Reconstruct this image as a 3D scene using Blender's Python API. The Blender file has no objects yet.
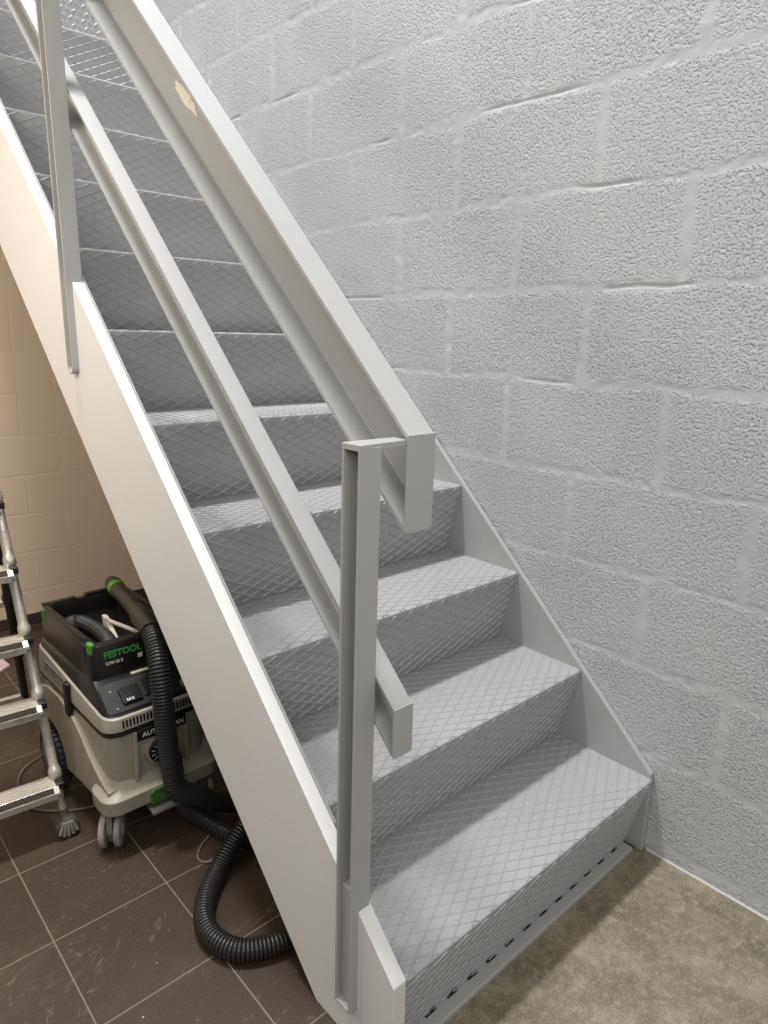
import bpy, bmesh, math, random
import numpy as np
from mathutils import Vector, Matrix
random.seed(7)
scene = bpy.context.scene
C = scene.collection
PI = math.pi

# ------------------------------------------------------------------ dimensions (metres)
W, G, H, U = 1.004, 0.2663, 0.25037, 0.0663      # stair width, going, rise, riser undercut
S = H / G                                        # pitch of the flight
XW = 0.0202                                      # face of the block wall beside the stair
YB = 2.948                                       # face of the wall under the stair
NST = 11

# ------------------------------------------------------------------ helpers
def link(o): C.objects.link(o); return o

def obj(name, bm, mat, parent=None, smooth=False, bevel=0, seg=2, autosmooth=40):
    me = bpy.data.meshes.new(name)
    bmesh.ops.recalc_face_normals(bm, faces=bm.faces[:])
    bm.to_mesh(me); bm.free()
    for m in (mat if isinstance(mat, (list, tuple)) else [mat]): me.materials.append(m)
    if smooth:
        for p in me.polygons: p.use_smooth = True
        if autosmooth: me.set_sharp_from_angle(angle=math.radians(autosmooth))
    o = link(bpy.data.objects.new(name, me))
    if parent: o.parent = parent
    if bevel:
        b = o.modifiers.new('bevel', 'BEVEL'); b.width = bevel; b.segments = seg
        b.limit_method = 'ANGLE'; b.angle_limit = math.radians(35)
    return o

def empty(name, label, cat, loc=(0, 0, 0), rz=0, group=None):
    o = link(bpy.data.objects.new(name, None)); o.location = loc; o.rotation_euler = (0, 0, rz)
    o.empty_display_size = 0.1
    o['label'] = label; o['category'] = cat
    if group: o['group'] = group
    return o

def tag(o, label, cat): o['label'] = label; o['category'] = cat; return o
def struct(name, bm, mat, **k):
    o = obj(name, bm, mat, **k); o['kind'] = 'structure'; return o

def box(bm, x0, x1, y0, y1, z0, z1, mi=0):
    v = [bm.verts.new((x, y, z)) for x in (x0, x1) for y in (y0, y1) for z in (z0, z1)]
    for f in ((0, 1, 3, 2), (4, 6, 7, 5), (0, 4, 5, 1), (2, 3, 7, 6), (0, 2, 6, 4), (1, 5, 7, 3)):
        bm.faces.new([v[i] for i in f]).material_index = mi
    return v

def hexa(bm, a, b):
    """two loops of the same length joined into a closed prism"""
    va = [bm.verts.new(p) for p in a]; vb = [bm.verts.new(p) for p in b]
    n = len(va)
    bm.faces.new(va); bm.faces.new(vb[::-1])
    for i in range(n): bm.faces.new((va[i], vb[i], vb[(i + 1) % n], va[(i + 1) % n]))
    return va + vb

def prism_x(bm, yz, x0, x1):
    return hexa(bm, [(x0, y, z) for y, z in yz], [(x1, y, z) for y, z in yz])

def prism_y(bm, xz, y0, y1):
    return hexa(bm, [(x, y0, z) for x, z in xz], [(x, y1, z) for x, z in xz])

def prism_z(bm, xy, z0, z1):
    return hexa(bm, [(x, y, z0) for x, y in xy], [(x, y, z1) for x, y in xy])

def loft(bm, rings, cap=True):
    vs = [[bm.verts.new(p) for p in r] for r in rings]
    n = len(vs[0])
    for a, b in zip(vs, vs[1:]):
        for i in range(n): bm.faces.new((a[i], a[(i + 1) % n], b[(i + 1) % n], b[i]))
    if cap: bm.faces.new(vs[0][::-1]); bm.faces.new(vs[-1])
    return vs

def rrect(hx, y0, y1, r, z, k=5, tilt=0.0, cx=0.0):
    """rounded rectangle ring; tilt raises it towards +y"""
    pts = []
    for sx, sy, a0 in ((1, 1, 0), (-1, 1, 90), (-1, -1, 180), (1, -1, 270)):
        ox = cx + sx * (hx - r); oy = (y1 - r) if sy > 0 else (y0 + r)
        for i in range(k + 1):
            a = math.radians(a0 + 90 * i / k)
            y = oy + r * math.sin(a)
            pts.append((ox + r * math.cos(a), y, z + tilt * y))
    return pts

def frame(t):
    t = t.normalized()
    up = Vector((0, 0, 1)) if abs(t.z) < 0.9 else Vector((0, 1, 0))
    s = t.cross(up).normalized()
    return s, s.cross(t).normalized()

def tube(bm, pts, rad, n=12, cap=True):
    """sweep circles along pts, parallel transported; rad is a number or a list"""
    pts = [Vector(p) for p in pts]
    rings = []; s = u = None
    for i, p in enumerate(pts):
        t = (pts[min(i + 1, len(pts) - 1)] - pts[max(i - 1, 0)]).normalized()
        if s is None: s, u = frame(t)
        else:
            s = (s - t * s.dot(t)).normalized(); u = s.cross(t).normalized()
        r = rad[i] if isinstance(rad, (list, tuple)) else rad
        rings.append([p + (s * math.cos(2 * PI * k / n) + u * math.sin(2 * PI * k / n)) * r for k in range(n)])
    loft(bm, rings, cap)

def cyl(bm, p, q, r, n=20, r2=None):
    tube(bm, [p, q], [r, r if r2 is None else r2], n)

def spline(pts, step):
    """Catmull-Rom through pts, resampled at equal steps"""
    P = [Vector(p) for p in pts]; P = [2 * P[0] - P[1]] + P + [2 * P[-1] - P[-2]]
    dense = []
    for i in range(1, len(P) - 2):
        for k in range(24):
            t = k / 24
            a, b, c, d = P[i - 1], P[i], P[i + 1], P[i + 2]
            dense.append(0.5 * ((2 * b) + (c - a) * t + (2 * a - 5 * b + 4 * c - d) * t * t + (3 * b - a - 3 * c + d) * t ** 3))
    dense.append(P[-2])
    out = [dense[0]]; acc = 0
    for a, b in zip(dense, dense[1:]):
        L = (b - a).length
        while acc + L >= step:
            a = a + (b - a) * ((step - acc) / L); L = (b - a).length; acc = 0; out.append(a.copy())
        acc += L
    return out

# ------------------------------------------------------------------ materials
def mat(name, col, rough=0.5, metal=0.0, spec=0.5):
    m = bpy.data.materials.new(name); m.use_nodes = True
    b = m.node_tree.nodes['Principled BSDF']
    b.inputs['Base Color'].default_value = (*col, 1); b.inputs['Roughness'].default_value = rough
    b.inputs['Metallic'].default_value = metal; b.inputs['Specular IOR Level'].default_value = spec
    return m

class NT:
    def __init__(s, m): s.m = m; s.t = m.node_tree; s.b = s.t.nodes['Principled BSDF']
    def n(s, typ, **k):
        nd = s.t.nodes.new(typ)
        for a, v in k.items():
            if a.startswith('i_'): nd.inputs[int(a[2:])].default_value = v
            else: setattr(nd, a, v)
        return nd
    def l(s, a, b): s.t.links.new(a, b)
    def coord(s): return s.n('ShaderNodeTexCoord').outputs['Object']
    def noise(s, scale, detail=4, rough=0.55, vec=None, dist=0.0):
        nd = s.n('ShaderNodeTexNoise')
        nd.inputs['Scale'].default_value = scale; nd.inputs['Detail'].default_value = detail
        nd.inputs['Roughness'].default_value = rough; nd.inputs['Distortion'].default_value = dist
        s.l(vec if vec is not None else s.coord(), nd.inputs['Vector'])
        return nd.outputs['Fac']
    def ramp(s, fac, stops):
        r = s.n('ShaderNodeValToRGB'); e = r.color_ramp.elements
        while len(e) < len(stops): e.new(0.5)
        for el, (p, c) in zip(e, stops):
            el.position = p; el.color = (*c, 1) if isinstance(c, (tuple, list)) else (c, c, c, 1)
        s.l(fac, r.inputs[0]); return r.outputs[0]
    def mix(s, fac, a, b, typ='MIX'):
        x = s.n('ShaderNodeMix', data_type='RGBA', blend_type=typ)
        for sock, v in ((x.inputs[0], fac), (x.inputs[6], a), (x.inputs[7], b)):
            if isinstance(v, (int, float)): sock.default_value = v
            elif isinstance(v, tuple): sock.default_value = (*v, 1)
            else: s.l(v, sock)
        return x.outputs[2]
    def math(s, op, a, b=0.0, c=None):
        x = s.n('ShaderNodeMath', operation=op)
        for i, v in enumerate((a, b, c)):
            if v is None: continue
            if isinstance(v, (int, float)): x.inputs[i].default_value = v
            else: s.l(v, x.inputs[i])
        return x.outputs[0]
    def color(s, c): s.l(c, s.b.inputs['Base Color'])
    def bump(s, h, dist, strength=1.0, prev=None):
        x = s.n('ShaderNodeBump'); x.inputs['Strength'].default_value = strength; x.inputs['Distance'].default_value = dist
        s.l(h, x.inputs['Height'])
        if prev is not None: s.l(prev, x.inputs['Normal'])
        s.l(x.outputs[0], s.b.inputs['Normal']); return x.outputs[0]

def paint(name, col, rough, var=0.06, bump=0.0004):
    """brushed / rolled gloss paint on steel"""
    m = mat(name, col, rough); t = NT(m)
    n1 = t.noise(3.0, 5, 0.6)
    t.color(t.mix(n1, tuple(c * (1 - var) for c in col), tuple(min(1, c * (1 + var)) for c in col)))
    n2 = t.noise(120.0, 3, 0.5)
    t.bump(n2, bump, 0.6)
    rr = t.math('MULTIPLY_ADD', n1, 0.15, rough - 0.07); t.l(rr, t.b.inputs['Roughness'])
    return m

M = {}
M['tread'] = paint('grey_gloss_paint', (0.380, 0.380, 0.384), 0.36)
M['rail'] = paint('grey_rail_paint', (0.435, 0.431, 0.42), 0.42)
M['sidegrey'] = paint('grey_side_paint', (0.41, 0.408, 0.40), 0.4)
M['white'] = paint('white_paint', (0.80, 0.79, 0.77), 0.45, 0.03, 0.0006)
M['black'] = mat('black_plastic', (0.013, 0.0125, 0.012), 0.38)
M['rubber'] = mat('black_rubber', (0.018, 0.017, 0.016), 0.55)
M['hose'] = mat('hose_black', (0.021, 0.019, 0.017), 0.40)
M['green'] = mat('green_plastic', (0.085, 0.25, 0.03), 0.45)
M['brake_green'] = mat('dull_green_plastic', (0.05, 0.12, 0.028), 0.5)
M['text_green'] = mat('green_print', (0.07, 0.27, 0.06), 0.5)
M['text_white'] = mat('white_print', (0.7, 0.7, 0.68), 0.5)
M['grey_plastic'] = mat('grey_plastic', (0.16, 0.16, 0.155), 0.5)
M['cord'] = mat('cord_rubber', (0.13, 0.105, 0.085), 0.6)
M['darkleg'] = mat('dark_leg', (0.03, 0.025, 0.02), 0.5, 0.3)
M['paper'] = mat('pink_paper', (0.55, 0.40, 0.42), 0.8)
M['beige'] = mat('beige_plastic', (0.50, 0.44, 0.34), 0.55)

def dusty(base, dust, name, rough, scale=14, lo=0.56, hi=0.75, metal=0.0):
    m = mat(name, base, rough, metal); t = NT(m)
    a = t.noise(scale, 6, 0.7); b = t.noise(scale * 7, 3, 0.7)
    f = t.ramp(t.math('MULTIPLY_ADD', b, 0.35, t.math('MULTIPLY', a, 0.75)), [(lo, 0.0), (hi, 1.0)])
    t.color(t.mix(f, base, dust))
    t.l(t.math('MULTIPLY_ADD', f, 0.4, rough), t.b.inputs['Roughness'])
    if metal: t.l(t.math('MULTIPLY_ADD', f, -metal, metal), t.b.inputs['Metallic'])
    return m
M['cream'] = dusty((0.315, 0.285, 0.232), (0.20, 0.172, 0.13), 'cream_plastic', 0.42, 9, 0.55, 0.8)
M['blackd'] = dusty((0.009, 0.0085, 0.008), (0.085, 0.065, 0.045), 'dusty_black_plastic', 0.28, 16, 0.62, 0.85)
M['browncuff'] = dusty((0.018, 0.014, 0.011), (0.06, 0.045, 0.032), 'dusty_cuff', 0.45, 20, 0.5, 0.8)
M['alu'] = dusty((0.66, 0.63, 0.57), (0.36, 0.31, 0.24), 'dusty_aluminium', 0.32, 18, 0.5, 0.72, 0.85)
M['footdark'] = mat('foot_rubber', (0.07, 0.062, 0.052), 0.6)
M['grip'] = mat('grip_rubber', (0.045, 0.038, 0.03), 0.9, 0.0, 0.15)
M['footgrey'] = dusty((0.20, 0.19, 0.17), (0.38, 0.35, 0.30), 'scuffed_grey', 0.5, 40, 0.45, 0.7)

# --- rough painted block wall beside the stair
def block_wall(name, col, bw, rh, u0, v0, axis, rough_h, joint_h, grain, colj, jdist=0.012):
    m = mat(name, col, 0.55); t = NT(m)
    co = t.coord(); sep = t.n('ShaderNodeSeparateXYZ'); t.l(co, sep.inputs[0])
    wob = t.math('MULTIPLY_ADD', t.noise(5.0, 3, 0.6, co), 0.022, -0.011)
    u = t.math('ADD', t.math('ADD', sep.outputs[axis], u0), wob)
    v = t.math('ADD', t.math('ADD', sep.outputs[2], v0), wob)
    cmb = t.n('ShaderNodeCombineXYZ'); t.l(u, cmb.inputs[0]); t.l(v, cmb.inputs[1])
    br = t.n('ShaderNodeTexBrick'); br.offset = 0.5; br.offset_frequency = 2
    t.l(cmb.outputs[0], br.inputs['Vector'])
    br.inputs['Scale'].default_value = 1.0; br.inputs['Mortar Size'].default_value = jdist
    br.inputs['Mortar Smooth'].default_value = 0.75
    br.inputs['Brick Width'].default_value = bw; br.inputs['Row Height'].default_value = rh
    fac = br.outputs['Fac']                                  # 1 on the joints
    inv = t.math('SUBTRACT', 1.0, fac)
    big = t.noise(1.7, 3, 0.5, co)
    c = t.mix(big, tuple(x * 0.96 for x in col), tuple(x * 1.04 for x in col))
    c = t.mix(t.math('MULTIPLY', fac, 0.8), c, colj)
    if rough_h:
        g = t.noise(grain, 4, 0.62, co, 0.4)
        pits = t.ramp(g, [(0.30, 0.0), (0.52, 0.82), (0.75, 1.0)])
        patch = t.ramp(t.noise(6.0, 2, 0.5, co), [(0.3, 0.75), (0.6, 1.0)])
        h = t.math('MULTIPLY', t.math('MULTIPLY', pits, patch), inv)
        b1 = t.bump(h, rough_h, 1.0)
        fine = t.noise(grain * 2.5, 3, 0.6, co)
        b2 = t.bump(fine, rough_h * 0.12, 1.0, b1)
    else:
        b2 = t.bump(t.noise(40, 4, 0.6, co), 0.002, 0.5)
    # joints: struck a little below the face, with a crack line here and there
    jr = t.math('MULTIPLY_ADD', t.noise(7, 2, 0.5, co), 1.0, 0.35)
    t.bump(t.math('MULTIPLY', inv, jr), joint_h, 1.0, b2)
    t.color(c)
    return m
def rough_paint():
    m = mat('painted_rough_block', (0.57, 0.578, 0.578), 0.55); t = NT(m); co = t.coord()
    big = t.noise(1.7, 4, 0.55, co)
    t.color(t.mix(big, (0.505, 0.512, 0.514), (0.545, 0.551, 0.55)))
    at = t.n('ShaderNodeAttribute'); at.attribute_name = 'block'
    pits = t.ramp(t.noise(135, 2.5, 0.55, co), [(0.30, 0.0), (0.50, 0.9), (0.75, 1.0)])
    b = t.bump(t.math('MULTIPLY', t.math('SUBTRACT', pits, 0.85), at.outputs['Fac']), 0.0040, 1.0)
    t.bump(t.noise(320, 2, 0.6, co), 0.0008, 0.6, b)
    return m
M['wall_right'] = rough_paint()
M['wall_back'] = block_wall('painted_beige_block', (0.80, 0.63, 0.455), 0.34, 0.201, 0.845, -0.1836 + 0.201, 0, 0, 0.0010, 40, (0.81, 0.645, 0.47), 0.007)

# --- brown tile floor
def tile_floor():
    m = mat('brown_tile', (0.075, 0.048, 0.034), 0.5); t = NT(m)
    co = t.coord(); sep = t.n('ShaderNodeSeparateXYZ'); t.l(co, sep.inputs[0])
    T = 0.3
    x = t.math('ADD', sep.outputs[0], 1.1435); y = t.math('ADD', sep.outputs[1], -0.5225 + 3.0)
    cmb = t.n('ShaderNodeCombineXYZ'); t.l(x, cmb.inputs[0]); t.l(y, cmb.inputs[1])
    br = t.n('ShaderNodeTexBrick'); br.offset = 0.0
    t.l(cmb.outputs[0], br.inputs['Vector'])
    for k, v in (('Scale', 1.0), ('Mortar Size', 0.0020), ('Mortar Smooth', 0.1), ('Brick Width', T), ('Row Height', T)): br.inputs[k].default_value = v
    br.inputs['Color1'].default_value = (0.030, 0.0175, 0.0098, 1); br.inputs['Color2'].default_value = (0.035, 0.0207, 0.0117, 1)
    br.inputs['Mortar'].default_value = (0.19, 0.15, 0.112, 1)
    sp = t.noise(330, 2, 0.7, co)
    base = t.mix(t.ramp(sp, [(0.45, 0.0), (0.72, 0.75)]), br.outputs['Color'], (0.098, 0.064, 0.040))
    sp2 = t.noise(210, 2, 0.6, co)
    base = t.mix(t.ramp(sp2, [(0.36, 0.7), (0.5, 0.0)]), base, (0.03, 0.019, 0.014))
    base = t.mix(br.outputs['Fac'], base, (0.19, 0.15, 0.112))
    dust = t.ramp(t.noise(2.6, 6, 0.7, co, 0.6), [(0.52, 0.0), (0.9, 0.22)])
    base = t.mix(dust, base, (0.22, 0.165, 0.115))
    # pale scuffs and specks of plaster dust
    vor = t.n('ShaderNodeTexVoronoi'); vor.inputs['Scale'].default_value = 26; t.l(co, vor.inputs['Vector'])
    gate = t.ramp(t.noise(3.5, 3, 0.6, co), [(0.52, 0.0), (0.62, 1.0)])
    speck = t.math('MULTIPLY', t.ramp(vor.outputs['Distance'], [(0.035, 0.85), (0.075, 0.0)]), gate)
    base = t.mix(speck, base, (0.55, 0.49, 0.42))
    wv = t.noise(1.6, 5, 0.65, co, 2.2)
    scuff = t.math('MULTIPLY', t.ramp(wv, [(0.492, 0.0), (0.5, 0.28), (0.508, 0.0)]), t.ramp(t.noise(30, 3, 0.7, co), [(0.45, 0.0), (0.65, 1.0)]))
    base = t.mix(scuff, base, (0.36, 0.29, 0.22))
    t.color(base)
    b = t.bump(sp, 0.0012, 0.6)
    t.bump(t.math('SUBTRACT', 1.0, br.outputs['Fac']), 0.0015, 1.0, b)
    return m
M['tile'] = tile_floor()

def concrete():
    m = mat('raw_concrete', (0.33, 0.30, 0.235), 0.65); t = NT(m)
    co = t.coord()
    n1 = t.noise(5.5, 10, 0.75, co, 0.3); n2 = t.noise(38, 6, 0.72, co); n3 = t.noise(190, 4, 0.65, co)
    c = t.ramp(n1, [(0.32, (0.095, 0.080, 0.052)), (0.5, (0.205, 0.170, 0.115)), (0.70, (0.33, 0.285, 0.208))])
    c = t.mix(t.ramp(n2, [(0.50, 0.0), (0.68, 0.6)]), c, (0.38, 0.35, 0.285))
    c = t.mix(t.ramp(n2, [(0.34, 0.7), (0.44, 0.0)]), c, (0.12, 0.10, 0.065))
    c = t.mix(t.ramp(n3, [(0.52, 0.0), (0.70, 0.6)]), c, (0.42, 0.39, 0.33))
    c = t.mix(t.ramp(n3, [(0.32, 0.5), (0.44, 0.0)]), c, (0.11, 0.09, 0.06))
    t.color(c); t.bump(n2, 0.004, 0.5)
    return m
M['concrete'] = concrete()
M['plinth'] = mat('brown_plinth_tile', (0.055, 0.037, 0.027), 0.45)
M['slab'] = mat('painted_slab', (0.5, 0.5, 0.49), 0.6)

def bare_mat():
    m = mat('flaked_paint', (0.75, 0.66, 0.5), 0.6); t = NT(m)
    n = t.noise(140, 4, 0.7)
    t.color(t.ramp(n, [(0.28, (0.25, 0.14, 0.07)), (0.38, (0.80, 0.70, 0.52)), (0.55, (0.9, 0.87, 0.78))]))
    t.bump(n, 0.002, 0.8)
    return m
M['bare'] = bare_mat()

# ------------------------------------------------------------------ setting
def relief_wall():
    # rough-cast concrete blocks under thick paint: pits, stretchers and flush-struck joints as real relief
    y0, y1, z0, z1, st = -0.8, 2.92, 0.0, 3.2, 0.0032
    ny, nz = int((y1 - y0) / st) + 1, int((z1 - z0) / st) + 1
    rng = np.random.default_rng(5)
    ys = np.linspace(y0, y1, ny); zs = np.linspace(z0, z1, nz)
    Y, Z = np.meshgrid(ys, zs, indexing='ij')
    def field(sig):                                  # smooth random field of grain size sig (metres)
        w = rng.standard_normal((ny, nz)); F = np.fft.rfft2(w)
        ky = np.fft.fftfreq(ny, st)[:, None]; kz = np.fft.rfftfreq(nz, st)[None, :]
        F *= np.exp(-2 * (math.pi * sig) ** 2 * (ky ** 2 + kz ** 2))
        g = np.fft.irfft2(F, s=(ny, nz)); return g / g.std()
    wob = field(0.05) * 0.0032; wob2 = field(0.06) * 0.0032
    row = np.floor((Z + wob - 0.042) / 0.268).astype(int)
    v = (Z + wob - 0.042) - row * 0.268
    uu = Y + wob2 + 0.157 + np.where(row % 2 == 0, 0.268, 0.0)
    u = uu - np.floor(uu / 0.536) * 0.536
    dv = np.minimum(v, 0.268 - v); du = np.minimum(u, 0.536 - u)
    wide = 0.007 + 0.006 * field(0.05)
    def sm(x): x = np.clip(x, 0, 1); return x * x * (3 - 2 * x)
    body = sm((np.minimum(dv, du * 0.9) - wide * 0.55) / 0.016)          # 0 in the joint, 1 on the block
    g = 0.9 * field(0.0030) + 0.3 * field(0.006)
    g /= g.std()
    pits = sm((-g - 0.45) / 1.4)                      # isolated hollows
    lumps = np.clip(g, -0.6, 1.8)
    amp = 0.75 + 0.25 * sm(field(0.06) * 0.5 + 0.5)
    h = body * amp * (lumps * 0.00015 - pits * 0.0006)
    h += (1 - body) * (field(0.009) * 0.0005 - 0.0010)
    groove = sm(1 - np.abs(dv - 0.002) / 0.0045) * sm(field(0.07) * 0.9 - 0.75)   # open cracks in places along the beds
    h -= groove * 0.0032
    h += field(0.25) * 0.0009
    h = np.clip(h, -0.009, 0.004) - 0.003
    co = np.empty((ny, nz, 3), np.float32); co[..., 0] = XW - h - 0.001; co[..., 1] = Y; co[..., 2] = Z
    idx = np.arange(ny * nz).reshape(ny, nz)
    q = np.stack([idx[:-1, :-1], idx[:-1, 1:], idx[1:, 1:], idx[1:, :-1]], -1).reshape(-1, 4)
    nv = ny * nz
    # massive wall behind, meeting the relief at its rim
    bx = np.array([(x, y, z) for x in (XW + 0.0125, XW + 0.2) for y in (-3.0, 6.0) for z in (-0.02, 6.0)], np.float32)
    bf = np.array([(0, 1, 3, 2), (4, 6, 7, 5), (0, 4, 5, 1), (2, 3, 7, 6), (0, 2, 6, 4), (1, 5, 7, 3)]) + nv
    bx2 = np.array([(x, y, z) for x in (XW + 0.003, XW + 0.2) for (y, z) in ((-3.0, 0.0), (y0 + st, 0.0), (y0 + st, 6.0), (-3.0, 6.0), (y1 - st, 0.0), (6.0, 0.0), (6.0, 6.0), (y1 - st, 6.0), (y0, z1 - st), (y1, z1 - st), (y1, 6.0), (y0, 6.0))], np.float32)
    b2 = []
    for a in (0, 4, 8):
        i = [nv + 8 + a + k for k in range(4)]; b2.append(i[::-1])
    allv = np.concatenate([co.reshape(-1, 3), bx, bx2]); allf = np.concatenate([q, bf, np.array(b2)])
    me = bpy.data.meshes.new('wall_right')
    me.vertices.add(len(allv)); me.vertices.foreach_set('co', allv.ravel())
    me.loops.add(allf.size); me.loops.foreach_set('vertex_index', allf.ravel().astype(np.int32))
    me.polygons.add(len(allf)); me.polygons.foreach_set('loop_start', np.arange(0, allf.size, 4, dtype=np.int32))
    me.polygons.foreach_set('use_smooth', np.array([True] * len(q) + [False] * (len(allf) - len(q))))
    me.update(calc_edges=True); me.validate()
    at = me.attributes.new('block', 'FLOAT', 'POINT'); at.data.foreach_set('value', np.concatenate([(body * amp).ravel(), np.ones(len(allv) - nv)]).astype(np.float32))
    me.materials.append(M['wall_right'])
    o = link(bpy.data.objects.new('wall_right', me)); o['kind'] = 'structure'
relief_wall()
bm = bmesh.new(); box(bm, -4.5, XW, YB, YB + 0.2, 0.0, 2.70); struct('wall_back', bm, M['wall_back'])
bm = bmesh.new(); box(bm, -4.5, XW, YB - 0.012, YB, 0.0, 0.058); struct('baseboard_back', bm, M['plinth'])
bm = bmesh.new()
box(bm, -4.5, -1.022, -3.0, YB, -0.1, 0.0); box(bm, -1.022, XW, 0.03, YB, -0.1, 0.0)
struct('floor', bm, M['tile'])
bm = bmesh.new(); box(bm, -1.022, XW, -3.0, 0.03, -0.1, 0.0); struct('floor_concrete', bm, M['concrete'])
zl = (NST + 1) * H
bm = bmesh.new(); box(bm, -1.039, XW, YB + 0.21, 6.0, zl - 0.12, zl); struct('floor_landing', bm, M['slab'])
# bead of sealant along the foot of the wall
bm = bmesh.new(); prism_y(bm, [(XW + 0.006, 0.0), (XW - 0.004, 0.0), (XW + 0.000, 0.004), (XW + 0.006, 0.006)], -3.0, 0.0)
struct('trim_1', bm, mat('sealant', (0.50, 0.50, 0.48), 0.6))

# ------------------------------------------------------------------ staircase
stair = empty('staircase', 'steep grey steel staircase with lozenge plate steps and channel handrail against the block wall', 'staircase', (-0.5, 0, 0))
stair.location = (0, 0, 0)

RIBW, RIBH, RIBT = 0.066, 0.0335, 0.0019       # lozenge width, height, rib thickness
def ribs(bm, surf, t0, t1, x0, x1, RIBT=RIBT):
    """crossing ribs of a lozenge plate on a ruled strip; surf(x, t, h) gives the point"""
    k = RIBW / RIBH
    for s in (1, -1):
        n0 = int((x0 - abs(t1) * k) / RIBW) - 3; n1 = int((x1 + abs(t1) * k) / RIBW) + 3
        for n in range(n0, n1):
            # x = n*RIBW + s*k*t  -> clip to x0..x1
            ta, tb = t0, t1
            lim = sorted(((x0 - n * RIBW) / (s * k), (x1 - n * RIBW) / (s * k)))
            ta = max(ta, lim[0]); tb = min(tb, lim[1])
            if tb - ta < 0.003: continue
            L = math.hypot(1, k)
            ux, ut = s * k / L, 1 / L            # along the rib
            px, pt = ut, -ux                     # across it
            def P(t, w, h):
                x = n * RIBW + s * k * t + px * w
                tt = t + pt * w
                return surf(min(max(x, x0), x1), min(max(tt, t0), t1), h)
            a = [P(ta, -0.0042, 0), P(ta, -0.0012, RIBT), P(ta, 0.0012, RIBT), P(ta, 0.0042, 0)]
            b = [P(tb, -0.0042, 0), P(tb, -0.0012, RIBT), P(tb, 0.0012, RIBT), P(tb, 0.0042, 0)]
            hexa(bm, a, b)

def step_mesh(k):
    bm = bmesh.new()
    yn, zn = (k - 1) * G, k * H
    Lr = math.hypot(U, H); rn = 0.007; th = 0.005
    ru = Vector((0, -U, H)).normalized()                 # up the riser
    nr = Vector((0, -H, -U)).normalized()                # riser outward normal
    # folded plate profile: riser foot -> nosing (rounded) -> back of the tread
    A = Vector((0, yn + U, zn - H)); N = Vector((0, yn, zn)); B = Vector((0, yn + G + U + 0.003, zn))
    prof = [A]
    p0 = N - ru * rn * 1.2; p1 = N + Vector((0, rn * 1.2, 0))
    for i in range(6):
        t = i / 5
        prof.append((1 - t) ** 2 * p0 + 2 * t * (1 - t) * N + t * t * p1)
    prof.append(B)
    back = [B - Vector((0, 0, th)), Vector((0, yn + th * 2.0, zn - th)), A - nr * th]
    loop = prof + back
    hexa(bm, [(-W, p.y, p.z) for p in loop], [(0, p.y, p.z) for p in loop])
    def riser(x, t, h): p = A + ru * t + nr * h; return (x, p.y, p.z)
    def tread(x, t, h): return (x, yn + (t - Lr), zn + h)
    ribs(bm, riser, 0.004, Lr - 0.0065, -W + 0.001, -0.001, 0.0033)
    ribs(bm, tread, Lr + 0.0035, Lr + G + U - 0.008, -W + 0.001, -0.001)
    return bm
for k in range(1, NST + 1):
    obj('step_plate', step_mesh(k), M['tread'], stair)

# landing plate with separate tear-shaped studs
bm = bmesh.new()
yn, zn = NST * G, (NST + 1) * H
A = (yn + U, zn - H); N = (yn, zn)
loop = [A, N, (yn + 0.30, zn), (yn + 0.30, zn - 0.005), (yn + 0.006, zn - 0.005), (A[0] + 0.005, A[1])]
prism_x(bm, loop, -W, 0)
ru = Vector((0, -U, H)).normalized(); nr = Vector((0, -H, -U)).normalized()
for j in range(9):
    for i in range(34):
        x = -W + 0.02 + i * 0.029 + (0.0145 if j % 2 else 0); t = 0.014 + j * 0.029
        if x > -0.02: continue
        a = math.radians(40 if (i + j) % 2 else -40)
        c = Vector((x, yn + U, zn - H)) + ru * t
        dx = Vector((1, 0, 0)) * math.cos(a) + ru * math.sin(a); dy = nr.cross(dx)
        ring = [c + dx * 0.013 * math.cos(q) + dy * 0.0042 * math.sin(q) for q in [2 * PI * w / 8 for w in range(8)]]
        top = [c + dx * 0.008 * math.cos(q) + dy * 0.002 * math.sin(q) + nr * 0.0022 for q in [2 * PI * w / 8 for w in range(8)]]
        loft(bm, [ring, top])
obj('landing_plate', bm, M['tread'], stair)['label'] = 'landing edge plate with tear shaped studs'

# stringers
XO = -W - 0.035
def ytop(z, c): return (z - c) / S
def stringer(x0, x1, ctop, cbot, yend):
    bm = bmesh.new()
    y0 = 0.004 if x0 < -0.5 else 0.008
    yb = (0 - cbot) / S
    prism_x(bm, [(y0, 0.0), (yb, 0.0), (yend, 0.9226 * (yend - yb)), (yend, ctop + S * yend), (y0, ctop + S * y0)], x0, x1)
    return bm
o = obj('stringer', stringer(XO, -W - 0.0005, H - 0.004, -0.2463, 2.93), M['white'], stair, bevel=0.002)
o['label'] = 'white painted outer stringer'
# grey edge of the steel channel inside the white cladding
bm = bmesh.new(); prism_x(bm, [(0.24, S * 0.24 + H - 0.03), (2.93, S * 2.93 + H - 0.03), (2.93, S * 2.93 + H + 0.0), (0.24, S * 0.24 + H + 0.0)], -W - 0.0004, -W + 0.004)
obj('stringer_edge', bm, M['sidegrey'], stair)
o = obj('stringer', stringer(0.0, XW - 0.0008, H + 0.006, -0.24, 2.93), M['sidegrey'], stair, bevel=0.003)
o['label'] = 'grey wall-side stringer'

# bar along the foot of the first riser
bm = bmesh.new()
prism_x(bm, [(0.024, 0.0), (0.053, 0.0), (0.053, 0.015), (0.026, 0.015), (0.024, 0.012)], -W, -0.022)
for i in range(14):
    x = -0.022 - i * 0.072
    box(bm, max(x - 0.036, -W), x, 0.052, 0.068, 0.003, 0.0148)
obj('toe_bar', bm, M['sidegrey'], stair, bevel=0.001)

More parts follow.
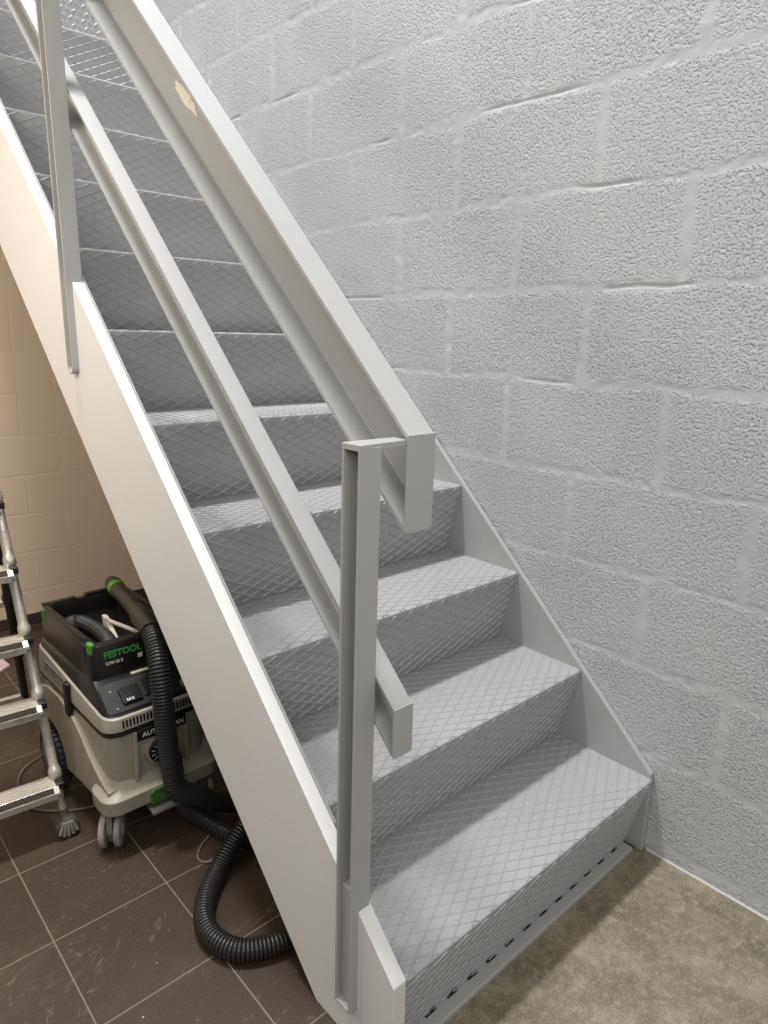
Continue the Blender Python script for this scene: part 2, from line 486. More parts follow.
# posts: U channels open towards the room, notched over the outer stringer
def post(y0, y1, z0, z1, rb, lean):
    bm = bmesh.new()
    xo, xi, th = -1.0590, -W - 0.0055, 0.0055
    def outline(d):
        pts = [(y0 + d, z1)]
        r = max(rb - d, 0.0008)
        for i in range(7):
            a = PI + i * PI / 12; pts.append((y0 + d + r + r * math.cos(a), z0 + d + r + r * math.sin(a)))
        for i in range(7):
            a = 1.5 * PI + i * PI / 12; pts.append((y1 - d - r + r * math.cos(a), z0 + d + r + r * math.sin(a)))
        pts.append((y1 - d, z1)); return pts
    o_, i_ = outline(0), outline(th)
    # rim following the outline (flanges and the rounded toe)
    n = len(o_)
    def V(p, x): return bm.verts.new((x, p[0], p[1]))
    oa = [V(p, xo) for p in o_]; ia = [V(p, xo) for p in i_]; ob = [V(p, xi) for p in o_]; ib = [V(p, xi) for p in i_]
    for k in range(n - 1):
        for q in ((oa, ob), (ib, ia), (ia, oa), (ob, ib)):
            bm.faces.new((q[0][k], q[0][k + 1], q[1][k + 1], q[1][k]))
    for k in (0, n - 1): bm.faces.new((oa[k], ob[k], ib[k], ia[k]))
    prism_x(bm, i_, xi - th, xi)                             # web
    for v in bm.verts: v.co.x += lean * (v.co.z - z0) / (z1 - z0) - 0.2 * lean
    return bm
CT, CB = 1.2155, 1.031                                       # handrail: z - S*y at its top and underside
RX0, RX1 = -0.936, -0.868
def make_post(y0, y1, z0, z1, rb, lean=0.0):
    p = obj('handrail_post', post(y0, y1, z0, z1, rb, lean), M['rail'], stair, bevel=0.0012)
    bm = bmesh.new()
    prism_z(bm, [(-1.0590 + 0.8 * lean, y0 - 0.001), (RX0 - 0.004, y0 + 0.008), (RX1 - 0.010, y0 + 0.008), (RX1 - 0.010, y1 - 0.006), (-1.0590 + 0.8 * lean, y1 + 0.001)], z1 - 0.006, z1 + 0.006)
    obj('bracket', bm, M['rail'], p, bevel=0.0015)
    return p
p1 = make_post(0.1152, 0.165, 0.105, 1.3145, 0.004, 0.009)
bm = bmesh.new(); box(bm, -1.0475, -1.012, 0.1207, 0.1590, 0.112, 0.402)
obj('infill', bm, M['rail'], p1, bevel=0.002)
make_post(1.482, 1.532, 1.367, 1.3145 + S * 1.3668, 0.024)

# handrail and mid rail: channels open towards the posts, plumb-cut and plated ends
def channel(xo, xi, ct, cb, y0, y1, tf, tw, taper=0.0):
    """vertical offsets; web on the wall side"""
    bm = bmesh.new()
    fl = tf * 1.37
    prof = [(xo, ct), (xi, ct), (xi, cb), (xo, cb), (xo, cb + fl), (xi - tw - 0.003, cb + fl * 1.3), (xi - tw, cb + fl * 1.3 + 0.004),
            (xi - tw, ct - fl * 1.3 - 0.004), (xi - tw - 0.003, ct - fl * 1.3), (xo, ct - fl)]
    hexa(bm, [(x, y0, c + S * y0) for x, c in prof], [(x, y1, c + S * y1 - (taper * (y1 - y0) if c < (ct + cb) / 2 else 0)) for x, c in prof])
    return bm
def end_cap(x0, x1, y0, zb, zt, r, par):
    bm = bmesh.new()
    pts = [(x0, zt), (x1, zt)]
    for i in range(6):
        a = -i * PI / 10; pts.append((x1 - r + r * math.cos(a), zb + r + r * math.sin(a)))
    pts += [(x0 + 0.004, zb), (x0, zb + 0.004)]
    prism_y(bm, pts, y0, y0 + 0.006)
    return obj('end_cap', bm, M['rail'], par, bevel=0.0015)
hr = obj('handrail', channel(RX0, RX1, CT, CB, 0.121, 3.0, 0.007, 0.006, 0.0225), M['rail'], stair)
end_cap(RX0 - 0.0015, RX1 + 0.001, 0.1155, CB + S * 0.121 - 0.002, CT + S * 0.121, 0.012, hr)
mr = obj('mid_rail', channel(-W + 0.0002, -0.957, 0.764, 0.662, 0.066, 3.0, 0.0055, 0.005), M['rail'], stair)
end_cap(-W - 0.001, -0.956, 0.060, 0.662 + S * 0.066 - 0.002, 0.764 + S * 0.066, 0.006, mr)

# flaked patch on the handrail web
bm = bmesh.new()
xw_ = RX1 - 0.006 - 0.0001
ring = []
for i in range(22):
    a = 2 * PI * i / 22; r = random.uniform(0.75, 1.15)
    du = 0.082 * math.cos(a) * r; dv = 0.020 * math.sin(a) * r
    y = 1.03 + du * math.cos(0.68); ring.append((y, 1.112 + S * 1.03 + du * math.sin(0.68) + dv))
prism_x(bm, ring, xw_ - 0.0012, xw_)
obj('flaked_patch', bm, M['bare'], hr)['label'] = 'flaked patch of bare paint'

# ------------------------------------------------------------------ dust extractor
VO = Vector((-1.040, 1.03, 0)); VR = math.radians(1.5)
vac = empty('dust_extractor', 'dusty cream and black wheeled workshop vacuum with ribbed hose on the tiles under the stairs', 'vacuum cleaner', VO, VR)
Rv = Matrix.Rotation(-VR, 3, 'Z')
def vl(p): return Rv @ (Vector(p) - VO)                     # world -> local

bm = bmesh.new()
loft(bm, [rrect(0.140, 0.03, 0.55, 0.05, 0.13), rrect(0.152, 0.018, 0.56, 0.05, 0.20), rrect(0.160, 0.006, 0.57, 0.045, 0.34), rrect(0.162, 0.003, 0.57, 0.045, 0.372)])
loft(bm, [rrect(0.155, -0.005, 0.10, 0.045, 0.126, cx=-0.008), rrect(0.184, -0.028, 0.11, 0.045, 0.138, cx=-0.008), rrect(0.186, -0.03, 0.11, 0.045, 0.184, cx=-0.008), rrect(0.156, 0.004, 0.10, 0.045, 0.212)])
# sweeping side skirts over the rear wheels
for s in (-1, 1):
    yz = [(0.0, 0.145), (0.0, 0.205), (0.06, 0.225), (0.13, 0.262), (0.2, 0.315), (0.27, 0.352), (0.36, 0.365), (0.46, 0.362), (0.55, 0.33), (0.575, 0.25)]
    for i in range(9):
        a = math.radians(20 + i * 20); yz.append((0.46 + 0.122 * math.cos(a), 0.115 + 0.122 * math.sin(a)))
    yz += [(0.30, 0.12), (0.22, 0.13)]
    prism_x(bm, yz, s * 0.135, s * 0.174)
# front ribs framing the middle panel
for x in (-0.085, 0.075): box(bm, x - 0.006, x + 0.006, -0.006, 0.02, 0.205, 0.368)
obj('tank', bm, M['cream'], vac, smooth=True, autosmooth=35, bevel=0.004)

bm = bmesh.new(); loft(bm, [rrect(0.166, -0.002, 0.575, 0.046, 0.371), rrect(0.166, -0.002, 0.575, 0.046, 0.389)])
obj('seam_band', bm, M['black'], vac, smooth=True)
bm = bmesh.new()
loft(bm, [rrect(0.168, -0.004, 0.58, 0.046, 0.388), rrect(0.167, -0.002, 0.58, 0.046, 0.406, tilt=0.04), rrect(0.163, 0.002, 0.575, 0.044, 0.423, tilt=0.09), rrect(0.156, 0.008, 0.57, 0.04, 0.427, tilt=0.09)])
lid = obj('lid', bm, M['cream'], vac, smooth=True, autosmooth=35)
# vent slots along the front of the lid, grille on the left flank
bm = bmesh.new()
for i in range(26):
    x = -0.118 + i * 0.0104
    if abs(x - 0.16) < 0.004: continue
    box(bm, x, x + 0.0045, -0.0055, 0.004, 0.396, 0.418)
obj('vent_slots', bm, M['black'], lid)
bm = bmesh.new()
for i in range(9):
    for j in range(6): box(bm, -0.1675 - 0.0006, -0.165, 0.33 + i * 0.018, 0.342 + i * 0.018, 0.402 + j * 0.0072, 0.4055 + j * 0.0072)
obj('vent_grille', bm, M['grey_plastic'], lid)
# clasp on the left flank
for s in (-1, 1):
    bm = bmesh.new(); x0, x1 = sorted((s * 0.166, s * 0.181))
    prism_x(bm, [(0.255, 0.340), (0.282, 0.340), (0.288, 0.375), (0.284, 0.452), (0.258, 0.450), (0.252, 0.38)], x0, x1)
    obj('latch', bm, M['blackd'], vac, bevel=0.004)

# black body: sloping control panel, then the upright tray
bm = bmesh.new()
loft(bm, [rrect(0.157, 0.008, 0.57, 0.04, 0.426, tilt=0.09), rrect(0.156, 0.012, 0.57, 0.038, 0.432, tilt=0.09), rrect(0.151, 0.105, 0.565, 0.03, 0.498), rrect(0.148, 0.112, 0.56, 0.03, 0.505)])
top = obj('upper_body', bm, M['blackd'], vac, smooth=True, autosmooth=35)
bm = bmesh.new()
r1 = [rrect(0.149, 0.112, 0.56, 0.026, 0.500), rrect(0.141, 0.116, 0.556, 0.026, 0.604), rrect(0.138, 0.119, 0.553, 0.024, 0.610),
      rrect(0.122, 0.142, 0.534, 0.02, 0.610), rrect(0.119, 0.145, 0.531, 0.018, 0.604), rrect(0.117, 0.147, 0.529, 0.016, 0.550)]
loft(bm, r1)
tray = obj('storage_tray', bm, M['blackd'], vac, smooth=True, autosmooth=35)
# raised rails along the rim, broken at the back
bm = bmesh.new()
box(bm, -0.139, -0.03, 0.534, 0.556, 0.606, 0.616); box(bm, 0.0, 0.139, 0.534, 0.556, 0.606, 0.620)
box(bm, 0.121, 0.140, 0.16, 0.534, 0.606, 0.618); box(bm, -0.140, -0.124, 0.19, 0.53, 0.606, 0.614)
obj('rim_rail', bm, M['blackd'], tray, bevel=0.003)
for y0, y1, z0, z1 in ((0.128, 0.158, 0.582, 0.614), (0.515, 0.540, 0.555, 0.604)):
    bm = bmesh.new(); box(bm, -0.1455, -0.130, y0, y1, z0, z1)
    obj('clip', bm, M['green'], tray, bevel=0.003)['label'] = 'green clip'
bm = bmesh.new(); box(bm, -0.1465, -0.138, 0.165, 0.205, 0.525, 0.600)
obj('clip_recess', bm, M['black'], tray, bevel=0.003)
# folded carrying handle and coiled hose end lying in the tray
bm = bmesh.new()
hexa(bm, [(-0.034, 0.190, 0.548), (-0.022, 0.185, 0.548), (-0.020, 0.290, 0.622), (-0.034, 0.295, 0.622)], [(-0.034, 0.300, 0.548), (-0.022, 0.300, 0.548), (-0.020, 0.315, 0.622), (-0.034, 0.315, 0.622)])
hexa(bm, [(-0.034, 0.285, 0.612), (0.052, 0.175, 0.568), (0.052, 0.155, 0.568), (-0.034, 0.262, 0.612)], [(-0.034, 0.290, 0.624), (0.052, 0.180, 0.580), (0.052, 0.160, 0.580), (-0.034, 0.267, 0.624)])
prism_z(bm, [(0.02, 0.16), (0.08, 0.16), (0.09, 0.22), (0.05, 0.24)], 0.546, 0.556)
obj('tray_handle', bm, M['beige'], tray, bevel=0.003)['label'] = 'beige triangular handle'
bm = bmesh.new()
arc = [Vector((-0.082 + 0.034 * math.cos(a), 0.30 + 0.13 * math.sin(a), 0.573)) for a in [math.radians(-70 + 5 * i) for i in range(45)]]
tube(bm, arc, [0.024 if i % 2 else 0.0205 for i in range(len(arc))], 12)
obj('stored_hose', bm, M['rubber'], tray)

# control panel details on the slope from (y .018, z .449) to (y .105, z .500)
slope = math.atan2(0.064, 0.092)
Ms = Matrix.Translation((0, 0.012, 0.4335)) @ Matrix.Rotation(slope, 4, 'X')
def onpanel(bm): bmesh.ops.transform(bm, matrix=Ms, verts=bm.verts[:])
bm = bmesh.new(); prism_z(bm, rrect2 := [(-0.138, 0.003), (0.138, 0.003), (0.148, 0.014), (0.142, 0.106), (-0.142, 0.106), (-0.148, 0.014)], -0.004, 0.003); onpanel(bm)
cp = obj('control_panel', bm, M['black'], vac, bevel=0.002)
bm = bmesh.new(); box(bm, -0.098, -0.038, 0.022, 0.075, 0.0025, 0.012); onpanel(bm)
so = obj('socket_cover', bm, M['blackd'], cp, bevel=0.004)
bm = bmesh.new()
for x0, x1, y0, y1 in ((-0.086, -0.083, 0.027, 0.036), (-0.081, -0.074, 0.028, 0.031), (-0.079, -0.076, 0.031, 0.036), (-0.071, -0.069, 0.027, 0.036), (-0.067, -0.065, 0.027, 0.036)): box(bm, x0, x1, y0, y1, 0.0118, 0.0124)
onpanel(bm); obj('socket_mark', bm, M['text_white'], so)
for x, y, r in ((-0.118, 0.016, 0.004), (-0.118, 0.075, 0.004), (-0.008, 0.022, 0.0035)):
    bm = bmesh.new(); cyl(bm, (x, y, 0.002), (x, y, 0.005), r, 10); onpanel(bm); obj('screw', bm, M['grey_plastic'], cp)
bm = bmesh.new(); prism_z(bm, [(-0.03, 0.028), (0.02, 0.028), (0.026, 0.06), (0.015, 0.085), (-0.03, 0.085)], 0.0025, 0.008); onpanel(bm)
obj('switch_cover', bm, M['blackd'], cp, bevel=0.003)
for x, y in ((0.098, 0.028), (0.118, 0.070)):
    bm = bmesh.new(); cyl(bm, (x, y, 0.001), (x, y, 0.016), 0.0165, 20, 0.0145); onpanel(bm)
    kn = obj('dial_knob', bm, M['green'], cp, smooth=True, bevel=0.001); kn['label'] = 'green dial knob'
# cream lip under the black front of the tray
bm = bmesh.new(); box(bm, -0.04, 0.05, 0.098, 0.112, 0.497, 0.503); obj('lip_strip', bm, M['beige'], top, bevel=0.002)

def text(name, body, size, matrix, m, par, ext=0.0006, bold=0.0, xs=1.0):
    cu = bpy.data.curves.new(name, 'FONT'); cu.body = body; cu.size = size; cu.extrude = ext; cu.offset = bold; cu.resolution_u = 3
    tmp = bpy.data.objects.new(name + '_src', cu); C.objects.link(tmp)
    bpy.context.view_layer.update()
    dg = bpy.context.evaluated_depsgraph_get()
    me = bpy.data.meshes.new_from_object(tmp.evaluated_get(dg))
    bpy.data.objects.remove(tmp); bpy.data.curves.remove(cu)
    me.transform(matrix @ Matrix.Diagonal((xs, 1, 1, 1))); me.materials.clear(); me.materials.append(m)
    o = link(bpy.data.objects.new(name, me)); o.parent = par; return o
FV = Matrix.Rotation(PI / 2, 4, 'X')
text('lettering', 'FESTOOL', 0.028, Matrix.Translation((-0.112, 0.1135, 0.566)) @ FV, M['text_green'], tray, bold=0.0009, xs=0.98)
text('model_lettering', 'CTM 26 E', 0.0125, Matrix.Translation((-0.108, 0.1130, 0.545)) @ FV, M['text_white'], tray, bold=0.0003)
bm = bmesh.new(); box(bm, -0.010, 0.004, 0.1125, 0.119, 0.541, 0.555); obj('badge', bm, M['text_white'], tray)

# tank front: label strip, dial, pedal
bm = bmesh.new(); box(bm, -0.080, 0.075, -0.0075, 0.02, 0.338, 0.372)
ls = obj('label_strip', bm, M['black'], vac, bevel=0.002)
text('label_lettering', 'AUTO CLEAN', 0.021, Matrix.Translation((-0.064, -0.0077, 0.3475)) @ FV, M['text_white'], ls, bold=0.0003)
bm = bmesh.new(); cyl(bm, (-0.008, 0.02, 0.285), (-0.008, -0.004, 0.285), 0.050, 36, 0.047); ri = obj('dial_ring', bm, M['cream'], vac, smooth=True)
bm = bmesh.new(); cyl(bm, (-0.008, 0.01, 0.285), (-0.008, -0.012, 0.285), 0.042, 36, 0.039)
box(bm, -0.015, -0.001, -0.018, 0.0, 0.250, 0.320)
dl = obj('dial', bm, M['black'], ri, smooth=True, bevel=0.001)
bm = bmesh.new()
for i in range(5):
    a = math.radians(110 + 28 * i); c, s_ = math.cos(a), math.sin(a)
    hexa(bm, [(-0.008 + c * 0.022 - s_ * 0.001, -0.0122, 0.285 + s_ * 0.022 + c * 0.001), (-0.008 + c * 0.034 - s_ * 0.001, -0.0122, 0.285 + s_ * 0.034 + c * 0.001), (-0.008 + c * 0.034 + s_ * 0.001, -0.0122, 0.285 + s_ * 0.034 - c * 0.001), (-0.008 + c * 0.022 + s_ * 0.001, -0.0122, 0.285 + s_ * 0.022 - c * 0.001)],
         [(-0.008 + c * 0.022 - s_ * 0.001, -0.0128, 0.285 + s_ * 0.022 + c * 0.001), (-0.008 + c * 0.034 - s_ * 0.001, -0.0128, 0.285 + s_ * 0.034 + c * 0.001), (-0.008 + c * 0.034 + s_ * 0.001, -0.0128, 0.285 + s_ * 0.034 - c * 0.001), (-0.008 + c * 0.022 + s_ * 0.001, -0.0128, 0.285 + s_ * 0.022 - c * 0.001)])
obj('dial_marks', bm, M['text_white'], dl)
bm = bmesh.new(); prism_y(bm, [(-0.062, 0.130), (0.045, 0.130), (0.045, 0.180), (-0.05, 0.180), (-0.062, 0.172)], -0.036, -0.01)
gp = obj('brake_housing', bm, M['brake_green'], vac, bevel=0.003); gp['label'] = 'green brake housing'
bm = bmesh.new(); prism_x(bm, [(-0.060, 0.112), (-0.056, 0.119), (-0.01, 0.128), (-0.01, 0.120)], -0.070, 0.05)
obj('brake_pedal', bm, M['footdark'], vac, bevel=0.002)

# castors
def castor(x, y, swivel):
    Mc = Matrix.Translation((x, y, 0)) @ Matrix.Rotation(swivel, 4, 'Z')
    def put(bm): bmesh.ops.transform(bm, matrix=Mc, verts=bm.verts[:]); return bm
    bm = bmesh.new()
    prism_x(bm, [(-0.034, 0.060), (-0.018, 0.020), (0.012, 0.022), (0.026, 0.08), (0.022, 0.142), (-0.020, 0.142)], -0.009, 0.009)
    cyl(bm, (0, 0.006, 0.10), (0, 0.006, 0.150), 0.018, 16)
    f = obj('castor_fork', put(bm), M['grey_plastic'], vac, bevel=0.003)
    for s in (-1, 1):
        bm = bmesh.new(); x0 = s * 0.012
        tube(bm, [(x0, 0, 0.05), (x0 + s * 0.002, 0, 0.05), (x0 + s * 0.016, 0, 0.05), (x0 + s * 0.020, 0, 0.05)], [0.045, 0.05, 0.05, 0.043], 28)
        cyl(bm, (x0 + s * 0.0195, 0, 0.05), (x0 + s * 0.023, 0, 0.05), 0.02, 16)
        obj('castor_wheel', put(bm), M['footgrey'], f, smooth=True, autosmooth=40)
castor(-0.155, 0.045, math.radians(-34)); castor(0.145, 0.045, math.radians(-20))
# big rear wheels with a toothed tread
for s in (-1, 1):
    bm = bmesh.new(); c = (0.46, 0.105); x0, x1 = s * 0.150, s * 0.190
    tube(bm, [(x0, c[0], c[1]), (x1 - s * 0.008, c[0], c[1]), (x1, c[0], c[1])], [0.100, 0.100, 0.09], 40)
    for i in range(32):
        a = 2 * PI * i / 32; ca, sa = math.cos(a), math.sin(a)
        pts = []
        for rr, w in ((0.098, 0.006), (0.098, -0.006), (0.105, -0.004), (0.105, 0.004)):
            pts.append((c[0] + rr * ca - w * sa, c[1] + rr * sa + w * ca))
        prism_x(bm, pts, min(x0, x1 - s * 0.004), max(x0, x1 - s * 0.004))
    w = obj('rear_wheel', bm, M['rubber'], vac)
    bm = bmesh.new(); tube(bm, [(x1 - s * 0.004, *c), (x1 + s * 0.004, *c), (x1 + s * 0.008, *c)], [0.062, 0.058, 0.03], 28)
    obj('hub', bm, M['grey_plastic'], w, smooth=True)

# hose: inlet -> floor under the stairs -> loop -> back under the stairs -> up to the tray
HR = 0.028
def ribbed(name, pts, par, r=HR, pitch=0.0096):
    P = spline(pts, pitch / 4); bm = bmesh.new()
    prof = (r, r - 0.0006, r - 0.0052, r - 0.0006)
    tube(bm, [vl(p) for p in P], [prof[i % 4] for i in range(len(P))], 18)
    return obj(name, bm, M['hose'], par)
def plain(name, pts, rad, m, par, step=0.02, n=18):
    P = spline(pts, step); bm = bmesh.new(); k = len(P) - 1
    rr = [rad(i / k) if callable(rad) else rad for i in range(len(P))]
    tube(bm, [vl(p) for p in P], rr, n); return obj(name, bm, m, par, smooth=True)
hose = ribbed('suction_hose', [(-1.012, 1.03, 0.250), (-1.02, 0.995, 0.16), (-1.005, 0.985, 0.10), (-0.972, 0.965, 0.05), (-0.944, 0.909, 0.031), (-0.918, 0.83, 0.029), (-0.85, 0.74, 0.029), (-0.72, 0.66, 0.029), (-0.58, 0.70, 0.029),
    (-0.55, 0.84, 0.029), (-0.66, 0.90, 0.05), (-0.80, 0.845, 0.088), (-0.895, 0.795, 0.088), (-0.972, 0.767, 0.055), (-1.032, 0.735, 0.031), (-1.094, 0.679, 0.029), (-1.136, 0.615, 0.029), (-1.148, 0.549, 0.029), (-1.125, 0.482, 0.029),
    (-1.072, 0.442, 0.029), (-1.000, 0.424, 0.029), (-0.85, 0.43, 0.029), (-0.62, 0.47, 0.029), (-0.43, 0.62, 0.029), (-0.40, 0.82, 0.029), (-0.50, 1.0, 0.031)], vac)
plain('hose_sleeve', [(-0.50, 1.0, 0.031), (-0.62, 1.01, 0.031), (-0.75, 0.985, 0.031), (-0.829, 0.955, 0.034), (-0.90, 0.945, 0.075), (-0.970, 0.940, 0.130), (-1.025, 0.942, 0.172), (-1.052, 0.948, 0.215)], 0.030, M['rubber'], hose)
ribbed('hose_riser', [(-1.049, 0.947, 0.205), (-1.056, 0.950, 0.27), (-1.059, 0.953, 0.352), (-1.061, 0.962, 0.461), (-1.054, 0.99, 0.555), (-1.038, 1.045, 0.612), (-1.025, 1.10, 0.634)], hose, 0.030)
cuff = plain('hose_cuff', [(-1.026, 1.095, 0.634), (-1.018, 1.14, 0.642), (-1.004, 1.26, 0.648), (-0.985, 1.40, 0.645), (-0.972, 1.50, 0.642)], lambda t: 0.034 if t < 0.28 else 0.034 - 0.008 * min(1, (t - 0.28) / 0.1), M['browncuff'], hose)
plain('cuff_ring', [(-0.9745, 1.475, 0.642), (-0.9725, 1.49, 0.642), (-0.969, 1.515, 0.642)], 0.0285, M['green'], cuff, 0.006)['label'] = 'green ring'
plain('cuff_tip', [(-0.969, 1.513, 0.642), (-0.965, 1.54, 0.642), (-0.960, 1.575, 0.638)], lambda t: 0.030 - 0.006 * t, M['browncuff'], cuff, 0.008)
# small green tag beside the cuff
bm = bmesh.new()
P = [vl((-0.985, 1.11, 0.615)), vl((-0.95, 1.11, 0.610))]
tube(bm, P, [0.012, 0.010], 10); obj('cuff_clip', bm, M['green'], cuff)['label'] = 'green clip'

# mains cord lying on the floor
P = spline([(-1.05, 1.63, 0.20), (-1.03, 1.68, 0.06), (-1.10, 1.72, 0.006), (-1.30, 1.62, 0.0045), (-1.34, 1.42, 0.0045), (-1.27, 1.32, 0.0045), (-1.18, 1.275, 0.0045), (-1.05, 1.24, 0.0045), (-0.93, 1.12, 0.0045), (-0.905, 1.0, 0.0045), (-0.955, 0.92, 0.0045),
            (-1.005, 0.885, 0.0045), (-1.033, 0.85, 0.0045), (-1.030, 0.822, 0.0045), (-1.006, 0.808, 0.0045), (-0.96, 0.80, 0.0045)], 0.012)
bm = bmesh.new(); tube(bm, [vl(p) for p in P], 0.0042, 8); obj('power_cord', bm, M['cord'], vac, smooth=True)
P = spline([(-0.955, 0.801, 0.0045), (-0.80, 0.80, 0.0045), (-0.66, 1.0, 0.0045), (-0.68, 1.30, 0.0045), (-0.60, 1.55, 0.0045), (-0.40, 1.60, 0.0045)], 0.015)
bm = bmesh.new(); tube(bm, [vl(p) for p in P], 0.0042, 8); obj('power_cord', bm, M['cord'], vac, smooth=True)

# ------------------------------------------------------------------ stepladder
LX1, LX0, LY = -1.285, -1.705, 1.200
LR = math.radians(4)
lad = empty('stepladder', 'dusty aluminium folding stepladder with fan shaped feet left of the vacuum', 'ladder',
            (LX1 - math.cos(LR) * (LX1 - LX0) / 2, LY + math.sin(LR) * (LX1 - LX0) / 2, 0), -LR)
off = Vector(((LX0 + LX1) / 2, LY, 0))
hz, hy = 1.23, 1.625                                         # hinge height and depth
RZ = (0.158, 0.392, 0.580, 0.785, 0.975, 1.13)               # step heights
TAP = 0.036
def fr(x, z): return Vector((x - (TAP * z if x > off.x + 1e-4 else -TAP * z if x < off.x - 1e-4 else 0), LY + (hy - LY) * z / hz, z)) - off
for x in (LX1, LX0):
    out = 1 if x == LX1 else -1
    bm = bmesh.new(); zs = []; rs = []
    zs += [0.055, 0.16]; rs += [0.0115, 0.0115]
    for i, z in enumerate(RZ):
        base = 0.0130 + 0.0006 * i
        nz = RZ[i + 1] if i + 1 < len(RZ) else hz - 0.02
        zs += [z + 0.010, z + 0.014, z + 0.034, z + 0.042, z + 0.050, nz + 0.006]
        rs += [0.0155, 0.0185, 0.0185, 0.0150, base, base]
    tube(bm, [fr(x, z) for z in zs], rs, 18)
    obj('rail', bm, M['alu'], lad, smooth=True, autosmooth=60)
    # fan-shaped rubber foot with raised fingers
    bm = bmesh.new(); p = fr(x, 0.0)
    def fan(y, z0, k): return [(p.x + 0.036 * k * math.cos(a), p.y + y, z0 + 0.030 * k * math.sin(a)) for a in [2 * PI * i / 20 for i in range(20)]]
    loft(bm, [fan(-0.016, 0.0315, 0.86), fan(-0.012, 0.0315, 1.0), fan(0.02, 0.0315, 1.0), fan(0.024, 0.0315, 0.9)])
    tube(bm, [fr(x, 0.045), fr(x, 0.075)], [0.020, 0.0125], 16)
    ft = obj('foot', bm, M['footdark'], lad, smooth=True, autosmooth=40)
    bm = bmesh.new()
    for i in range(5):
        a = math.radians(-90 + (i - 2) * 27)
        q0 = Vector((p.x + 0.006 * (i - 2), p.y - 0.017, 0.055)); q1 = Vector((p.x + 0.030 * math.cos(a), p.y - 0.017, 0.033 + 0.026 * math.sin(a)))
        tube(bm, [q0, q0.lerp(q1, 0.6), q1], [0.0034, 0.0056, 0.005], 8)
    obj('foot_ribs', bm, M['footgrey'], ft, smooth=True)
def tread_rung(z):
    c = fr(off.x, z).y
    bm = bmesh.new()
    yz = [(c - 0.062, z - 0.022), (c - 0.062, z - 0.002), (c - 0.045, z + 0.012), (c + 0.022, z + 0.012), (c + 0.026, z + 0.004), (c + 0.02, z - 0.022)]
    w = (LX1 - LX0) / 2 - TAP * z
    prism_x(bm, yz, -w + 0.004, w - 0.004)
    r = obj('rung', bm, M['alu'], lad, bevel=0.0015)
    # dark ribbed strip along the front edge and ribs on the tread
    bm = bmesh.new()
    hexa(bm, [(-w + 0.02, c - 0.0600, z + 0.0008), (-w + 0.02, c - 0.0465, z + 0.0118), (-w + 0.02, c - 0.0475, z + 0.0130), (-w + 0.02, c - 0.0612, z + 0.0018)],
             [(w - 0.02, c - 0.0600, z + 0.0008), (w - 0.02, c - 0.0465, z + 0.0118), (w - 0.02, c - 0.0475, z + 0.0130), (w - 0.02, c - 0.0612, z + 0.0018)])
    obj('grip_strip', bm, M['grip'], r)
    bm = bmesh.new()
    for i in range(4): box(bm, -w + 0.025, w - 0.025, c - 0.036 + i * 0.014, c - 0.032 + i * 0.014, z + 0.0115, z + 0.0135)
    obj('tread_ribs', bm, M['alu'], r)
    for s in (-1, 1):
        bm = bmesh.new(); x0, x1 = sorted((s * (w - 0.010), s * (w + 0.012)))
        prism_x(bm, [(c - 0.045, z - 0.004), (c - 0.045, z + 0.016), (c - 0.012, z + 0.016), (c - 0.012, z - 0.004)], x0, x1)
        obj('rung_latch', bm, M['black'], r, bevel=0.002)
        bm = bmesh.new(); cyl(bm, (s * (w - 0.008), c - 0.061, z - 0.012), (s * (w - 0.008), c - 0.0655, z - 0.012), 0.0055, 12); obj('rivet', bm, M['grey_plastic'], r)
for z in RZ[:-1]: tread_rung(z)
# rear legs, slightly splayed, with their stabiliser bars
mx = (LX0 + LX1) / 2
def rr_(s, z): t = z / hz; return Vector((mx + s * ((LX1 + 0.07 - mx) * (1 - t) + (LX1 - TAP * hz - mx) * t), 2.12 + (hy + 0.02 - 2.12) * t, z)) - off
for s in (-1, 1):
    bm = bmesh.new(); zs = [0.02, 0.25, 0.26, 0.30, 0.31, 0.50, 0.51, 0.55, 0.56, 0.8, 0.81, 0.85, 0.86, hz - 0.03]
    rs = [0.015, 0.015, 0.021, 0.021, 0.016, 0.016, 0.022, 0.022, 0.017, 0.017, 0.023, 0.023, 0.018, 0.018]
    tube(bm, [rr_(s, z) for z in zs], rs, 12); lg = obj('rear_leg', bm, M['darkleg'], lad, smooth=True, autosmooth=50)
    bm = bmesh.new(); q = rr_(s, 0.0); box(bm, q.x - 0.022, q.x + 0.022, q.y - 0.03, q.y + 0.03, 0.0, 0.024); obj('rear_foot', bm, M['rubber'], lg, bevel=0.004)
for z in (0.040, 0.52):
    bm = bmesh.new(); a, b = rr_(-1, z), rr_(1, z); box(bm, a.x, b.x, a.y - 0.012, a.y + 0.012, z - 0.012, z + 0.012); obj('rear_bar', bm, M['alu'], lad, bevel=0.003)
for x in (LX1, LX0):
    bm = bmesh.new(); p = fr(x, hz); prism_x(bm, [(p.y - 0.05, hz - 0.06), (p.y + 0.05, hz - 0.06), (p.y + 0.055, hz), (p.y + 0.03, hz + 0.04), (p.y - 0.03, hz + 0.04), (p.y - 0.055, hz)], p.x - 0.024, p.x + 0.024)
    obj('hinge', bm, M['black'], lad, bevel=0.006)

# ------------------------------------------------------------------ scrap of pink card on the floor
bm = bmesh.new()
a = [(-1.20, 2.44), (-1.115, 2.49), (-1.12, 2.60), (-1.16, 2.66), (-1.24, 2.60)]
hexa(bm, [(x, y, 0.0005) for x, y in a], [(x + 0.002, y + 0.002, 0.004 + 0.01 * (i % 2)) for i, (x, y) in enumerate(a)])
tag(obj('paper_scrap', bm, M['paper']), 'crumpled pink paper scrap on the brown tiles behind the ladder', 'paper')

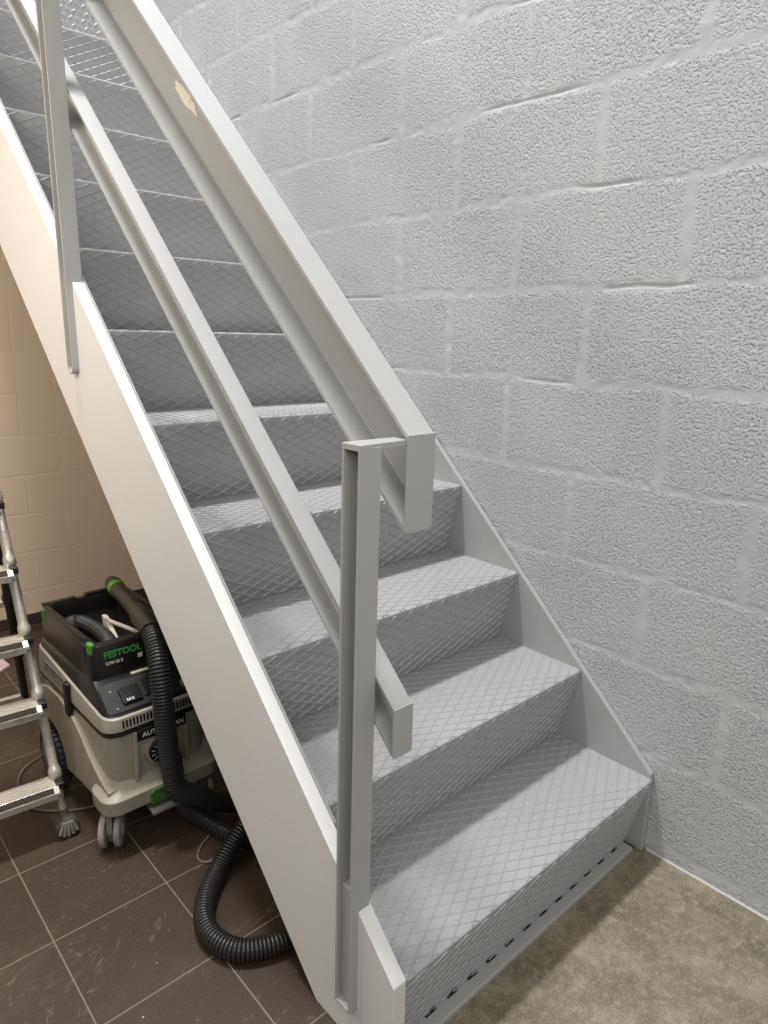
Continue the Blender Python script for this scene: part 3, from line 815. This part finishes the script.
# ------------------------------------------------------------------ light
def area(name, loc, target, sx, sy, power, col):
    l = bpy.data.lights.new(name, 'AREA'); l.shape = 'RECTANGLE'; l.size = sx; l.size_y = sy; l.energy = power; l.color = col
    o = link(bpy.data.objects.new(name, l)); o.location = loc
    if target is None: return o                             # hangs flat, shining straight down
    d = Vector(target) - Vector(loc); o.rotation_euler = d.to_track_quat('-Z', 'Y').to_euler()
    return o
area('ceiling_lamp_stairwell', (-1.2, 1.45, 6.4), None, 1.4, 0.40, 330, (0.97, 0.985, 1.0))
area('ceiling_lamp_lobby', (-2.8, -0.8, 2.7), (-1.1, 0.3, 0.5), 2.4, 2.0, 31, (1.0, 0.985, 0.96))
area('ceiling_lamp_entrance', (-1.5, -2.4, 2.8), (-0.7, 0.6, 0.8), 1.6, 0.8, 26, (1.0, 0.98, 0.95))
area('ceiling_lamp_store', (-2.3, 1.35, 2.3), (-0.8, 2.95, 0.8), 0.9, 0.9, 20, (1.0, 0.90, 0.77))
w = bpy.data.worlds.new('world'); scene.world = w; w.use_nodes = True
w.node_tree.nodes['Background'].inputs[0].default_value = (1.0, 0.985, 0.965, 1)
w.node_tree.nodes['Background'].inputs[1].default_value = 0.20

# ------------------------------------------------------------------ camera
cam = bpy.data.cameras.new('camera'); co = link(bpy.data.objects.new('camera', cam))
r = Vector((0.742512, -0.669455, 0.022484)); u = Vector((0.147786, 0.196469, 0.969309)); f = Vector((0.653326, 0.7164, -0.244817))
co.matrix_world = Matrix(((r.x, u.x, -f.x, -1.80828), (r.y, u.y, -f.y, -0.77803), (r.z, u.z, -f.z, 1.50051), (0, 0, 0, 1)))
cam.sensor_fit = 'VERTICAL'; cam.sensor_height = 36.0; cam.sensor_width = 27.0
cam.lens = 693.231 / 1024 * 36.0; cam.clip_start = 0.02
scene.camera = co
vs = scene.view_settings
vs.view_transform = 'Standard'; vs.look = 'None'; vs.gamma = 1; vs.use_curve_mapping = False; vs.exposure = 0.0
scene.cycles.use_denoising = True
